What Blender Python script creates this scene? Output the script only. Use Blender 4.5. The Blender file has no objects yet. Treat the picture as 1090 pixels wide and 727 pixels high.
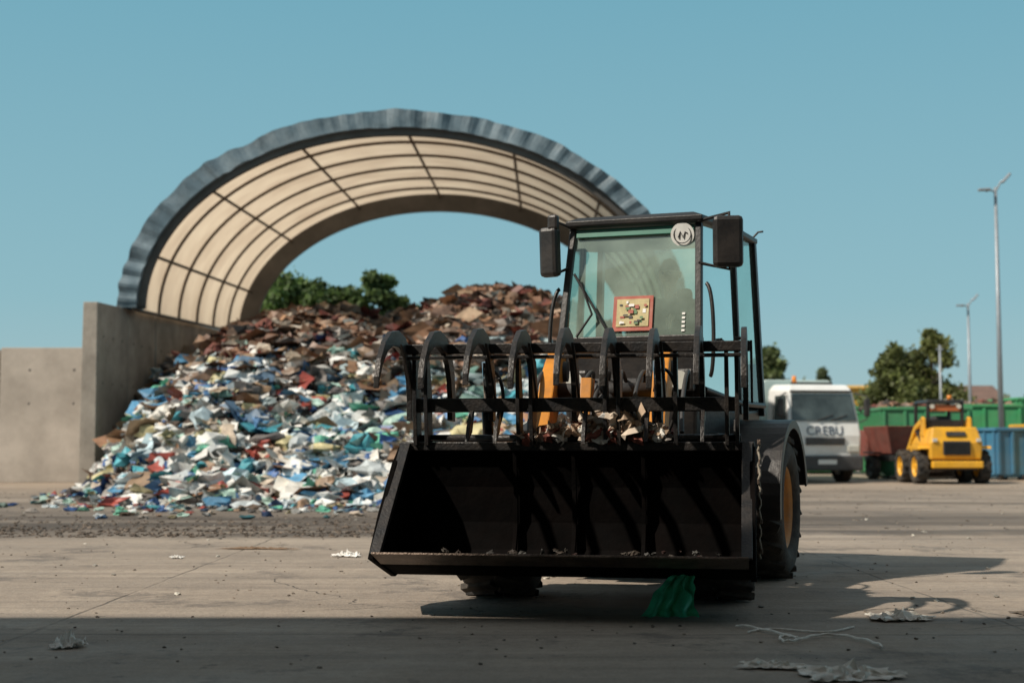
import bpy, bmesh, math, random
import numpy as np
from mathutils import Vector, Matrix, noise
random.seed(7); rng=np.random.default_rng(7)
scene=bpy.context.scene
scene.view_settings.view_transform='Standard'
scene.view_settings.look='None'
scene.view_settings.exposure=0
COL=scene.collection
# ------------------------------------------------------------------ materials
def M(name,col,rough=.6,metal=0.,var=.25,scale=3.,bump=.1,dust=0.,dustcol=(.25,.2,.15),dscale=2.,bscale=None,spec=.5):
    m=bpy.data.materials.new(name); m.use_nodes=True
    nt=m.node_tree; N=nt.nodes; L=nt.links
    b=N['Principled BSDF']
    b.inputs['Roughness'].default_value=rough; b.inputs['Metallic'].default_value=metal
    b.inputs['Specular IOR Level'].default_value=spec
    tc=N.new('ShaderNodeTexCoord')
    n=N.new('ShaderNodeTexNoise'); n.inputs['Scale'].default_value=scale; n.inputs['Detail'].default_value=7
    n.inputs['Roughness'].default_value=.65
    L.new(tc.outputs['Object'],n.inputs['Vector'])
    r=N.new('ShaderNodeValToRGB')
    r.color_ramp.elements[0].position=.3; r.color_ramp.elements[1].position=.7
    r.color_ramp.elements[0].color=tuple(c*(1-var) for c in col)+(1,)
    r.color_ramp.elements[1].color=tuple(min(1,c*(1+var)) for c in col)+(1,)
    L.new(n.outputs['Fac'],r.inputs['Fac'])
    out=r.outputs['Color']
    if dust>0:
        n2=N.new('ShaderNodeTexNoise'); n2.inputs['Scale'].default_value=dscale; n2.inputs['Detail'].default_value=9
        n2.inputs['Roughness'].default_value=.7
        L.new(tc.outputs['Object'],n2.inputs['Vector'])
        r2=N.new('ShaderNodeMapRange'); r2.inputs['From Min'].default_value=.42; r2.inputs['From Max'].default_value=.72
        r2.inputs['To Max'].default_value=dust
        L.new(n2.outputs['Fac'],r2.inputs['Value'])
        mx=N.new('ShaderNodeMixRGB'); mx.inputs['Color2'].default_value=dustcol+(1,)
        L.new(r2.outputs['Result'],mx.inputs['Fac']); L.new(out,mx.inputs['Color1']); out=mx.outputs['Color']
    L.new(out,b.inputs['Base Color'])
    if bump>0:
        n3=N.new('ShaderNodeTexNoise'); n3.inputs['Scale'].default_value=bscale or scale*8; n3.inputs['Detail'].default_value=5
        L.new(tc.outputs['Object'],n3.inputs['Vector'])
        bp=N.new('ShaderNodeBump'); bp.inputs['Strength'].default_value=bump; bp.inputs['Distance'].default_value=.02
        L.new(n3.outputs['Fac'],bp.inputs['Height']); L.new(bp.outputs['Normal'],b.inputs['Normal'])
    return m
def attr_mat(name,rough=.6,transl=0.,bump=0.):
    m=bpy.data.materials.new(name); m.use_nodes=True
    nt=m.node_tree; N=nt.nodes; L=nt.links; b=N['Principled BSDF']; b.inputs['Roughness'].default_value=rough
    a=N.new('ShaderNodeAttribute'); a.attribute_name='Col'
    tc=N.new('ShaderNodeTexCoord'); n=N.new('ShaderNodeTexNoise'); n.inputs['Scale'].default_value=6; n.inputs['Detail'].default_value=5
    L.new(tc.outputs['Object'],n.inputs['Vector'])
    mr=N.new('ShaderNodeMapRange'); mr.inputs['From Min'].default_value=.3; mr.inputs['From Max'].default_value=.7
    mr.inputs['To Min'].default_value=.6; mr.inputs['To Max'].default_value=1.15
    L.new(n.outputs['Fac'],mr.inputs['Value'])
    v=N.new('ShaderNodeVectorMath'); v.operation='SCALE'; L.new(a.outputs['Color'],v.inputs[0]); L.new(mr.outputs['Result'],v.inputs['Scale'])
    L.new(v.outputs['Vector'],b.inputs['Base Color'])
    if transl>0:
        t=N.new('ShaderNodeBsdfTranslucent'); L.new(v.outputs['Vector'],t.inputs['Color'])
        mx=N.new('ShaderNodeMixShader'); mx.inputs[0].default_value=transl
        L.new(b.outputs[0],mx.inputs[1]); L.new(t.outputs[0],mx.inputs[2]); L.new(mx.outputs[0],N['Material Output'].inputs['Surface'])
    return m
def glass_mat(name,tint,dustc,fg=.2,fd=.2):
    m=bpy.data.materials.new(name); m.use_nodes=True
    nt=m.node_tree; N=nt.nodes; L=nt.links; N.remove(N['Principled BSDF'])
    t=N.new('ShaderNodeBsdfTransparent'); t.inputs[0].default_value=tint+(1,)
    g=N.new('ShaderNodeBsdfGlossy'); g.inputs['Roughness'].default_value=.03; g.inputs[0].default_value=(.9,1,.96,1)
    d=N.new('ShaderNodeBsdfDiffuse'); d.inputs[0].default_value=dustc+(1,)
    fr=N.new('ShaderNodeFresnel'); fr.inputs[0].default_value=1.5
    ad=N.new('ShaderNodeMath'); ad.operation='ADD'; ad.inputs[1].default_value=fg; L.new(fr.outputs[0],ad.inputs[0])
    m1=N.new('ShaderNodeMixShader'); L.new(ad.outputs[0],m1.inputs[0]); L.new(t.outputs[0],m1.inputs[1]); L.new(g.outputs[0],m1.inputs[2])
    tc=N.new('ShaderNodeTexCoord'); n=N.new('ShaderNodeTexNoise'); n.inputs['Scale'].default_value=2.2; n.inputs['Detail'].default_value=8
    L.new(tc.outputs['Object'],n.inputs['Vector'])
    mr=N.new('ShaderNodeMapRange'); mr.inputs['From Min'].default_value=.35; mr.inputs['From Max'].default_value=.7
    mr.inputs['To Min'].default_value=fd*.5; mr.inputs['To Max'].default_value=fd*1.5; L.new(n.outputs['Fac'],mr.inputs['Value'])
    m2=N.new('ShaderNodeMixShader'); L.new(mr.outputs[0],m2.inputs[0]); L.new(m1.outputs[0],m2.inputs[1]); L.new(d.outputs[0],m2.inputs[2])
    L.new(m2.outputs[0],N['Material Output'].inputs['Surface'])
    return m
BLACK=M('black_paint',(.012,.012,.013),.42,0,.4,4,.12,.35,(.10,.08,.065),3)
BUCKET=M('bucket_steel',(.0035,.0033,.0033),.85,0,.5,3,.2,.35,(.010,.006,.005),3.5,spec=.03)
WORN=M('worn_steel',(.16,.12,.095),.45,.6,.5,9,.4,.6,(.07,.045,.03),5)
GRAP=M('grapple_steel',(.014,.014,.015),.42,.1,.5,8,.25,.5,(.075,.058,.045),6)
YEL=M('yellow_paint',(.60,.23,.02),.45,0,.25,3,.05,.6,(.16,.10,.05),5)
YEL2=M('yellow_paint_clean',(.75,.38,.02),.45,0,.15,3,.03,.3,(.3,.2,.1),2)
RUB=M('tyre_rubber',(.022,.021,.020),.85,0,.3,10,.3,.7,(.11,.09,.068),5)
RIM=M('orange_rim',(.50,.20,.03),.5,0,.25,6,.1,.6,(.22,.15,.09),7)
CHR=M('chrome',(.6,.6,.6),.15,1,.1,5,0)
DGREY=M('dark_plastic',(.03,.031,.033),.6,0,.3,6,.1,.3,(.12,.1,.08),5)
WHITE=M('white_paint',(.82,.83,.82),.4,0,.06,2,.02,.3,(.55,.52,.47),3)
WGLASS=glass_mat('windscreen_glass',(.74,.90,.81),(.58,.74,.63),.12,.27)
SGLASS=glass_mat('side_glass',(.80,.93,.88),(.38,.46,.42),.05,.08)
STICK=M('sticker_white',(.75,.75,.72),.5,0,.1,20,0)
DGLASS=M('dark_glass',(.03,.045,.05),.06,0,.3,1,0,spec=.9)
GALV=M('galvanised_steel',(.30,.33,.36),.5,.4,.15,3,.05)
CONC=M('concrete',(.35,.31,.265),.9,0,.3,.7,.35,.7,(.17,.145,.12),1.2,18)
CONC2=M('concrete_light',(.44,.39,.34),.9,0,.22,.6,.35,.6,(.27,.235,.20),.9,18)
# ------------------------------------------------------------------ helpers
def empty(name,loc=(0,0,0),rz=0,parent=None):
    e=bpy.data.objects.new(name,None); COL.objects.link(e); e.location=loc; e.rotation_euler=(0,0,rz); e.empty_display_size=.3
    if parent: e.parent=parent
    return e
def mo(name,verts,faces,mat,parent=None,bevel=0,smooth=False,loc=(0,0,0),rot=(0,0,0)):
    me=bpy.data.meshes.new(name); me.from_pydata([tuple(v) for v in verts],[],[tuple(f) for f in faces]); me.update()
    bm=bmesh.new(); bm.from_mesh(me); bmesh.ops.recalc_face_normals(bm,faces=bm.faces); bm.to_mesh(me); bm.free()
    o=bpy.data.objects.new(name,me); COL.objects.link(o); me.materials.append(mat); o.location=loc; o.rotation_euler=rot
    if parent: o.parent=parent
    if smooth:
        for p in me.polygons: p.use_smooth=True
    if bevel>0:
        b=o.modifiers.new('b','BEVEL'); b.width=bevel; b.segments=2; b.limit_method='ANGLE'; b.angle_limit=math.radians(35)
    return o
def box(name,c,s,mat,parent=None,bevel=.008,rot=(0,0,0)):
    x,y,z=s[0]/2,s[1]/2,s[2]/2
    v=[(-x,-y,-z),(x,-y,-z),(x,y,-z),(-x,y,-z),(-x,-y,z),(x,-y,z),(x,y,z),(-x,y,z)]
    f=[(0,1,2,3),(4,5,6,7),(0,1,5,4),(1,2,6,5),(2,3,7,6),(3,0,4,7)]
    return mo(name,v,f,mat,parent,bevel,loc=c,rot=rot)
def prism(name,prof,x0,x1,mat,parent=None,bevel=.006):
    n=len(prof); v=[(x0,p[0],p[1]) for p in prof]+[(x1,p[0],p[1]) for p in prof]
    f=[tuple(range(n)),tuple(range(2*n-1,n-1,-1))]+[(i,(i+1)%n,n+(i+1)%n,n+i) for i in range(n)]
    return mo(name,v,f,mat,parent,bevel)
def loft(name,rings,mat,parent=None,bevel=.01,smooth=False,cap=True):
    n=len(rings[0]); v=[p for r in rings for p in r]; f=[]
    for k in range(len(rings)-1):
        for i in range(n): f.append((k*n+i,k*n+(i+1)%n,(k+1)*n+(i+1)%n,(k+1)*n+i))
    if cap: f.append(tuple(range(n))); f.append(tuple(range((len(rings)-1)*n,len(rings)*n)))
    return mo(name,v,f,mat,parent,bevel,smooth)
def cyl(name,p0,p1,r,mat,parent=None,seg=20,r2=None,bevel=0):
    p0=Vector(p0);p1=Vector(p1); d=(p1-p0).normalized(); a=d.orthogonal().normalized(); b=d.cross(a); r2=r if r2 is None else r2
    v=[];
    for p,rr in ((p0,r),(p1,r2)):
        for i in range(seg):
            t=2*math.pi*i/seg; v.append(p+a*math.cos(t)*rr+b*math.sin(t)*rr)
    f=[(i,(i+1)%seg,seg+(i+1)%seg,seg+i) for i in range(seg)]+[tuple(range(seg)),tuple(range(seg,2*seg))]
    o=mo(name,v,f,mat,parent,bevel)
    for p in o.data.polygons:
        if len(p.vertices)==4: p.use_smooth=True
    return o
def tube(name,pts,r,mat,parent=None,smooth=False):
    cu=bpy.data.curves.new(name,'CURVE'); cu.dimensions='3D'; cu.bevel_depth=r; cu.bevel_resolution=3; cu.use_fill_caps=True
    if smooth:
        s=cu.splines.new('NURBS'); s.points.add(len(pts)-1); s.order_u=4; s.use_endpoint_u=True; s.resolution_u=6
    else:
        s=cu.splines.new('POLY'); s.points.add(len(pts)-1)
    for i,p in enumerate(pts): s.points[i].co=(p[0],p[1],p[2],1)
    cu.materials.append(mat); o=bpy.data.objects.new(name,cu); COL.objects.link(o)
    if parent: o.parent=parent
    return o
def plate(name,quad,mat,parent=None,thick=.006):
    return mo(name,quad,[tuple(range(len(quad)))],mat,parent)
def skin(name,nodes,edges,mat,parent,root=0,sub=2):
    me=bpy.data.meshes.new(name); me.from_pydata([n[:3] for n in nodes],edges,[]); o=bpy.data.objects.new(name,me); COL.objects.link(o); o.parent=parent; me.materials.append(mat)
    s=o.modifiers.new('s','SKIN'); s.use_smooth_shade=True
    for i,n in enumerate(nodes):
        sv=me.skin_vertices[0].data[i]; sv.radius=(n[3],n[3]*(n[4] if len(n)>4 else 1)); sv.use_root=(i==root)
    ss=o.modifiers.new('u','SUBSURF'); ss.levels=sub; ss.render_levels=sub
    return o
def wheel(name,c,R,W,parent,rim=RIM,side=1,lugs=18):
    e=empty(name,c,0,parent)
    prof=[(-.36,.56),(-.47,.62),(-.52,.74),(-.50,.86),(-.44,.93),(-.3,.955),(0,.965),(.3,.955),(.44,.93),(.50,.86),(.52,.74),(.47,.62),(.36,.56)]
    seg=48; v=[];f=[]; n=len(prof)
    for i in range(seg):
        t=2*math.pi*i/seg
        for x,r in prof: v.append((x*W,math.cos(t)*r*R,math.sin(t)*r*R))
    for i in range(seg):
        j=(i+1)%seg
        for k in range(n): f.append((i*n+k,i*n+(k+1)%n,j*n+(k+1)%n,j*n+k))
    mo('tyre',v,f,RUB,e,smooth=True)
    v=[];f=[]
    for row in (-1,1):
        for i in range(lugs):
            t=2*math.pi*(i+(.5 if row>0 else 0))/lugs
            er=Vector((0,math.cos(t),math.sin(t))); et=Vector((0,-math.sin(t),math.cos(t))); ex=Vector((1,0,0))
            ang=math.radians(24)*row
            ax=ex*math.cos(ang)+et*math.sin(ang); at=et*math.cos(ang)-ex*math.sin(ang)
            c0=er*(R*.96)+ex*(row*W*.255)
            k=len(v)
            for dz in (-.04*R*2*.5,.04*R):
                sc=1.15 if dz<0 else .9
                for sx,sy in ((-1,-1),(1,-1),(1,1),(-1,1)):
                    v.append(c0+er*dz+ax*(sx*W*.25)+at*(sy*R*.065*sc))
            f+=[(k,k+1,k+2,k+3),(k+4,k+5,k+6,k+7)]+[(k+a,k+(a+1)%4,k+4+(a+1)%4,k+4+a) for a in range(4)]
    mo('tread',v,f,RUB,e,bevel=.004)
    rp=[(.40,.60),(.42,.57),(.34,.53),(.20,.48),(.16,.30),(.24,.26),(.26,.16),(.30,.14),(.30,0.001)]
    for sd in (-1,1):
        v=[];f=[];n=len(rp)
        for i in range(32):
            t=2*math.pi*i/32
            for x,r in rp: v.append((sd*x*W,math.cos(t)*r*R,math.sin(t)*r*R))
        for i in range(32):
            j=(i+1)%32
            for k in range(n-1): f.append((i*n+k,i*n+k+1,j*n+k+1,j*n+k))
        mo('rim',v,f,rim,e,smooth=True)
        for i in range(8):
            t=2*math.pi*i/8
            y,z=math.cos(t)*.38*R,math.sin(t)*.38*R
            cyl('wheel_bolt',(sd*.16*W,y,z),(sd*.25*W,y,z),.02*R*2,DGREY,e,6)
    return e
def colmesh(name,V,F,C,mat,parent=None):
    me=bpy.data.meshes.new(name); me.from_pydata(V.tolist(),[],F if isinstance(F,list) else F.tolist()); me.update()
    ca=me.color_attributes.new('Col','FLOAT_COLOR','POINT'); C4=np.ones((len(V),4),dtype=np.float32); C4[:,:3]=C
    ca.data.foreach_set('color',C4.ravel())
    o=bpy.data.objects.new(name,me); COL.objects.link(o); me.materials.append(mat)
    if parent:o.parent=parent
    return o
def rotmats(n,tiltmax=None):
    q=rng.normal(size=(n,4)); q/=np.linalg.norm(q,axis=1)[:,None]
    w,x,y,z=q.T
    return np.stack([1-2*(y*y+z*z),2*(x*y-z*w),2*(x*z+y*w),2*(x*y+z*w),1-2*(x*x+z*z),2*(y*z-x*w),2*(x*z-y*w),2*(y*z+x*w),1-2*(x*x+y*y)],1).reshape(n,3,3)
bm=bmesh.new(); bmesh.ops.create_icosphere(bm,subdivisions=2,radius=1); ICV=np.array([v.co[:] for v in bm.verts]); ICF=np.array([[v.index for v in f.verts] for f in bm.faces]); bm.free()
GV=np.array([(x,y,0) for y in (-1,-.33,.33,1) for x in (-1,-.33,.33,1)],dtype=float); GF=np.array([(r*4+c,r*4+c+1,r*4+c+5,r*4+c+4) for r in range(3) for c in range(3)])
def pieces(pos,size,cols,kind,flat=.6,jit=.28):
    n=len(pos); B=ICV if kind=='bag' else GV; Fb=ICF if kind=='bag' else GF
    V=np.repeat(B[None],n,0).copy()
    if kind=='bag':
        V*=1+rng.normal(0,jit,size=(n,len(B),1)); V*=rng.uniform(.45,1.1,size=(n,1,3))
    else:
        V*=rng.uniform(.4,1.,size=(n,1,3)); bend=rng.uniform(-.6,.6,size=(n,1)); V[:,:,2]=bend*np.abs(V[:,:,0])+rng.normal(0,.16 if kind=='sheet' else .02,size=V.shape[:2])
        if kind=='sheet': V[:,:,:2]+=rng.normal(0,.16,size=V[:,:,:2].shape)
    V*=size[:,None,None]
    V=np.einsum('nij,nkj->nki',rotmats(n),V)
    V[:,:,2]*=flat
    V+=pos[:,None,:]
    F=(Fb[None]+(np.arange(n)*len(B))[:,None,None]).reshape(-1,Fb.shape[1])
    C=np.repeat(cols[:,None,:],len(B),1).reshape(-1,3)
    return V.reshape(-1,3),F,C
def merge(parts):
    V=[];F=[];C=[];k=0
    for v,f,c in parts:
        V.append(v);C.append(c);F+= (f+k).tolist();k+=len(v)
    return np.concatenate(V),F,np.concatenate(C)
# ------------------------------------------------------------------ world / sun / camera
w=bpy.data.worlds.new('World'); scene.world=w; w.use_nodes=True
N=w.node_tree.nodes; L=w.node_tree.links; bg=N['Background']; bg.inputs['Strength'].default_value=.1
sk=N.new('ShaderNodeTexSky'); sk.sky_type='NISHITA'; sk.sun_disc=False
sd=Vector((2.35,1.25,-2.6)).normalized()
el=math.asin(-sd.z); sk.sun_elevation=el; sk.sun_rotation=math.atan2(-sd.x,-sd.y)%(2*math.pi); sk.dust_density=2; sk.ozone_density=2
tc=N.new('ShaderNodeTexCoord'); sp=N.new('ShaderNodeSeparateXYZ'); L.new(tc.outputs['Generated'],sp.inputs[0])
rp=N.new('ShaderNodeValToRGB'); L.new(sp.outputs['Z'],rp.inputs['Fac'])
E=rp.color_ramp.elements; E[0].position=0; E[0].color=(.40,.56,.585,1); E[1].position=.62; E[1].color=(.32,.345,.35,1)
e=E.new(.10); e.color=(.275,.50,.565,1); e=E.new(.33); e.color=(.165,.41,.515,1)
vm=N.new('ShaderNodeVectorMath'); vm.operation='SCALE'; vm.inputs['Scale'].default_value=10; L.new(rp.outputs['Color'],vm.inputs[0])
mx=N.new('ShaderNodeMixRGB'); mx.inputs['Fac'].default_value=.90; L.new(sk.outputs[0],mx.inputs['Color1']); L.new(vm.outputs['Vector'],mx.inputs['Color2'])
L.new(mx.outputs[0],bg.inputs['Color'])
sl=bpy.data.lights.new('sun','SUN'); sl.energy=5; sl.angle=math.radians(.9); sl.color=(1,.90,.77)
so=bpy.data.objects.new('sun',sl); COL.objects.link(so); so.rotation_euler=sd.to_track_quat('-Z','Y').to_euler(); so.location=(-20,-10,25)
cd=bpy.data.cameras.new('camera'); cam=bpy.data.objects.new('camera',cd); COL.objects.link(cam); scene.camera=cam
cd.lens=50; cd.sensor_width=36; cd.clip_end=3000; cam.location=(0,0,.965); cam.rotation_euler=(math.radians(90+4.21),0,0)
cd.dof.use_dof=True; cd.dof.focus_distance=8.9; cd.dof.aperture_fstop=2.0
# ------------------------------------------------------------------ ground
def ground():
    m=bpy.data.materials.new('yard_concrete'); m.use_nodes=True; N=m.node_tree.nodes; L=m.node_tree.links; b=N['Principled BSDF']; b.inputs['Roughness'].default_value=.85
    geo=N.new('ShaderNodeNewGeometry'); P=geo.outputs['Position']; sep=N.new('ShaderNodeSeparateXYZ'); L.new(P,sep.inputs[0])
    def noi(sc,det=6,mapsc=None,rough=.6,off=0,rot=0):
        n=N.new('ShaderNodeTexNoise'); n.inputs['Scale'].default_value=sc; n.inputs['Detail'].default_value=det; n.inputs['Roughness'].default_value=rough
        mp=N.new('ShaderNodeMapping'); mp.inputs['Scale'].default_value=mapsc or (1,1,1); mp.inputs['Rotation'].default_value=(0,0,rot); mp.inputs['Location'].default_value=(off,off*.7,0); L.new(P,mp.inputs['Vector']); L.new(mp.outputs[0],n.inputs['Vector'])
        return n.outputs['Fac']
    def mr(s,a,bb,c=0,d=1):
        n=N.new('ShaderNodeMapRange'); n.inputs[1].default_value=a;n.inputs[2].default_value=bb;n.inputs[3].default_value=c;n.inputs[4].default_value=d; L.new(s,n.inputs[0]); return n.outputs[0]
    def ma(op,a,bb=None):
        n=N.new('ShaderNodeMath'); n.operation=op
        for i,s in enumerate((a,bb)):
            if s is None: continue
            if isinstance(s,(int,float)): n.inputs[i].default_value=s
            else: L.new(s,n.inputs[i])
        return n.outputs[0]
    def mix(f,c1,c2):
        n=N.new('ShaderNodeMixRGB')
        if isinstance(f,float): n.inputs[0].default_value=f
        else: L.new(f,n.inputs[0])
        for i,c in ((1,c1),(2,c2)):
            if isinstance(c,tuple): n.inputs[i].default_value=c+(1,)
            else: L.new(c,n.inputs[i])
        return n.outputs[0]
    c=mix(mr(noi(.35,8),.3,.7),(.285,.235,.188),(.40,.335,.27))
    c=mix(mr(noi(1.3,9,(.3,1.5,1),.72,5),.42,.70,0,.8),c,(.195,.16,.13))
    c=mix(mr(noi(1.0,9,(.10,2.6,1),.70,15,.12),.50,.66,0,.6),c,(.15,.125,.105))   # wheel tracks across the yard
    c=mix(mr(noi(1.0,9,(.12,2.4,1),.70,35,-.9),.54,.66,0,.5),c,(.16,.135,.112))
    c=mix(mr(noi(.7,8,(1.6,.35,1),.7,11),.50,.68,0,.5),c,(.20,.165,.135))
    c=mix(mr(noi(12,6,None,.7,3),.42,.72,0,.55),c,(.17,.14,.115))
    c=mix(mr(noi(60,4,None,.7,2),.5,.72,0,.55),c,(.46,.39,.32))
    c=mix(mr(noi(.9,8,None,.78,21),.55,.61,0,.65),c,(.115,.098,.085))
    c=mix(mr(noi(3.3,8,None,.75,31),.61,.65,0,.65),c,(.08,.068,.06))
    yy=ma('ADD',sep.outputs['Y'],mr(noi(.25,6),0,1,-3,3))
    band=ma('MULTIPLY',mr(yy,15.0,16.2),mr(yy,24,19))
    band=ma('MULTIPLY',band,mr(noi(.5,9,(.22,1.2,1),.75,9),.38,.50,.15,.97))
    band=ma('MULTIPLY',band,mr(sep.outputs['X'],2.5,9,1,.55))
    c=mix(band,c,(.065,.052,.042))
    b2=ma('MULTIPLY',ma('MULTIPLY',mr(yy,22,24),mr(yy,34,30)),mr(noi(.6,9,(.2,1.,1),.75,57),.45,.56,0,.8))
    c=mix(b2,c,(.10,.08,.062))
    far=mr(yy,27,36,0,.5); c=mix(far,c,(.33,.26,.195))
    wob=mr(noi(2.5,4),0,1,-.03,.03)
    jx=ma('PINGPONG',ma('ADD',ma('ADD',sep.outputs['X'],2.5),wob),2.6); jy=ma('PINGPONG',ma('ADD',ma('ADD',sep.outputs['Y'],-1.2),wob),3.1)
    j=ma('MINIMUM',jx,jy); jl=mr(j,.004,.018,1,0)
    v=N.new('ShaderNodeTexVoronoi'); v.feature='DISTANCE_TO_EDGE'; v.inputs['Scale'].default_value=.33
    nd=N.new('ShaderNodeTexNoise'); nd.inputs['Scale'].default_value=1.2; nd.inputs['Detail'].default_value=8; L.new(P,nd.inputs['Vector'])
    va=N.new('ShaderNodeVectorMath'); va.operation='ADD'; L.new(P,va.inputs[0]); L.new(nd.outputs['Color'],va.inputs[1]); L.new(va.outputs[0],v.inputs['Vector'])
    cr=ma('MULTIPLY',mr(v.outputs['Distance'],.001,.005,1,0),mr(noi(.4,3),.47,.55))
    jj=ma('MAXIMUM',ma('MULTIPLY',jl,mr(noi(1.1,5,None,.7,41),.35,.6,.1,1)),cr); c=mix(ma('MULTIPLY',jj,.6),c,(.07,.06,.05))
    L.new(c,b.inputs['Base Color'])
    h=ma('ADD',ma('MULTIPLY',noi(30,8),.6),ma('MULTIPLY',jj,-.8))
    h=ma('ADD',h,ma('MULTIPLY',noi(1.5,8,None,.6),2.0))
    bp=N.new('ShaderNodeBump'); bp.inputs['Strength'].default_value=.6; bp.inputs['Distance'].default_value=.025; L.new(h,bp.inputs['Height']); L.new(bp.outputs[0],b.inputs['Normal'])
    L.new(mr(noi(1.2,6),.3,.7,.65,.95),b.inputs['Roughness'])
    return mo('ground',[(-1200,-200,0),(1200,-200,0),(1200,2200,0),(-1200,2200,0)],[(0,1,2,3)],m)
ground()
# ------------------------------------------------------------------ wheel loader
WL=empty('wheel_loader',(0,0,0))
FF=empty('front_frame',(.62,9.22,0),-math.radians(10),WL)
RF=empty('rear_frame',(1.10,10.85,0),-math.radians(20),WL)
for x in (-.69,.69): wheel('front_wheel',(x,0,.49),.49,.46,FF)
cyl('front_axle',(-.6,0,.5),(.6,0,.5),.10,DGREY,FF)
prism('front_tower',[(-.2,.42),(.65,.42),(.65,.75),(.5,1.38),(.3,1.42),(.1,1.1),(-.2,.8)],-.17,.17,DGREY,FF,.01)
for x in (-.44,.29):
    prism('lift_arm',[(.50,1.56),(.36,1.62),(.02,1.44),(-.34,1.08),(-.50,.55),(-.46,.42),(-.32,.42),(-.15,.85),(.1,1.15),(.50,1.38)],x,x+.10,YEL,FF,.01)
    cyl('arm_pin',(x-.02,-.44,.52),(x+.12,-.44,.52),.035,DGREY,FF); cyl('arm_boss',(x-.03,.38,1.47),(x+.13,.38,1.47),.07,DGREY,FF)
cyl('tilt_cylinder',(-.02,.40,1.40),(-.02,-.05,1.2),.055,DGREY,FF); cyl('tilt_rod',(-.02,-.05,1.2),(-.02,-.42,.98),.03,CHR,FF)
prism('tilt_link',[(-.2,1.40),(-.02,1.40),(-.32,.75),(-.46,.75)],-.15,-.08,YEL,FF)
cyl('arm_crosstube',(-.36,.12,1.33),(.33,.12,1.33),.05,DGREY,FF)
for x in (-.22,.22): cyl('lift_cylinder',(x,.5,.6),(x,-.3,.75),.05,DGREY,FF)
box('quick_hitch',(-.05,-.47,.62),(.85,.05,.55),BLACK,FF,.01)
for x,h in ((-.15,.1),(.1,-.05),(.2,.08),(-.45,.05),(.5,.04),(-.05,.12),(.36,-.08)):
    tube('hydraulic_hose',[(x,.35,1.35),(x+h,.1,1.6),(x-h*.5,-.2,1.35),(x,-.42,1.05)],.014,DGREY,FF,True)
BX=-.14; HW=1.055; SH=-.205
BK=empty('bucket',(BX,SH,0),0,FF)
outp=[(-1.12,.345),(-.85,.262),(-.62,.20),(-.47,.225),(-.37,.33),(-.32,.50),(-.33,.72),(-.40,.955)]
def offs(pr,d):
    r=[]
    for i,p in enumerate(pr):
        a=pr[max(0,i-1)];b=pr[min(len(pr)-1,i+1)]; t=Vector((b[0]-a[0],b[1]-a[1])).normalized(); r.append((p[0]-t.y*d,p[1]+t.x*d))
    return r
inn=offs(outp,.022)
prism('bucket_shell',outp+inn[::-1],-HW,HW,BUCKET,BK,.003)
sp_=[(-1.14,.33)]+offs(outp,-.012)[1:]+[(-.44,.97),(-.62,.86),(-.93,.57)]
for x0,x1 in ((-HW-.028,-HW+.004),(HW-.004,HW+.028)): prism('bucket_side',sp_,x0,x1,BUCKET,BK,.004)
prism('cutting_edge',[(-1.20,.362),(-1.195,.374),(-.99,.322),(-.99,.290)],-HW+.01,HW-.01,WORN,BK,.002)
box('bucket_top_beam',(0,-.41,.965),(2*HW+.05,.09,.055),GRAP,BK,.008)
for x in (-.36,.0,.42): prism('bucket_rib',[(-.9,.297),(-.6,.235),(-.5,.26),(-.41,.36),(-.36,.5),(-.37,.7),(-.42,.93),(-.445,.93),(-.405,.7),(-.40,.5),(-.45,.38),(-.53,.29),(-.6,.27)],x-.012,x+.012,BUCKET,BK,.002)
for x in (-HW+.02,HW-.02):
    prism('side_wear_strip',[(-1.13,.35),(-.43,.97),(-.47,.985),(-1.165,.365)],x-.03,x+.03,GRAP,BK,.003)
for x in (-.30,.30): prism('back_gusset',[(-.33,.3),(-.28,.35),(-.28,.8),(-.33,.93)],x-.02,x+.02,BLACK,BK,.003)
# grapple
GR=empty('grapple',(BX,SH+.02,0),0,FF)
box('lower_bar',(.0,-.46,1.215),(1.96,.075,.085),GRAP,GR,.008)
box('top_bar',(0,-.52,1.555),(2.12,.08,.06),GRAP,GR,.006)
box('top_plate',(0,-.60,1.498),(2.08,.10,.018),GRAP,GR,.003)
tp=[(-.38,1.12,.045),(-.37,1.25,.052),(-.40,1.39,.056),(-.48,1.51,.058),(-.60,1.58,.054),(-.74,1.61,.050),(-.89,1.60,.043),(-1.02,1.545,.035),(-1.12,1.455,.026),(-1.175,1.36,.015),(-1.19,1.30,.003)]
def tine(x):
    ps=[(a,b) for a,b,_ in tp]; o=[];i_=[]; ds=random.uniform(-.02,.02)
    for k,(a,b,wd) in enumerate(tp):
        p=ps[max(0,k-1)];q=ps[min(len(ps)-1,k+1)]; t=Vector((q[0]-p[0],q[1]-p[1])).normalized(); n=Vector((-t.y,t.x)); dz=ds*k/10
        o.append((a+n.x*wd,b+n.y*wd+dz)); i_.append((a-n.x*wd,b-n.y*wd+dz))
    prism('tine',o+i_[::-1],x-.016,x+.016,GRAP,GR,.003)
for k in range(9):
    x=-1.03+k*(2.06/8); tine(x)
    if k%2==0 or k in (3,):
        prism('tine_gusset',[(-.45,1.22),(-.54,1.47),(-.78,1.57),(-.64,1.43)],x+.03,x+.045,GRAP,GR,.002)
for x in (-.97,-.90,-.33,-.25,.20,.28,.62,.92,.98):
    prism('hinge_plate',[(-.50,.97),(-.38,.97),(-.40,1.28),(-.49,1.54),(-.55,1.54),(-.53,1.2)],x-.012,x+.012,GRAP,GR,.003)
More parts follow.
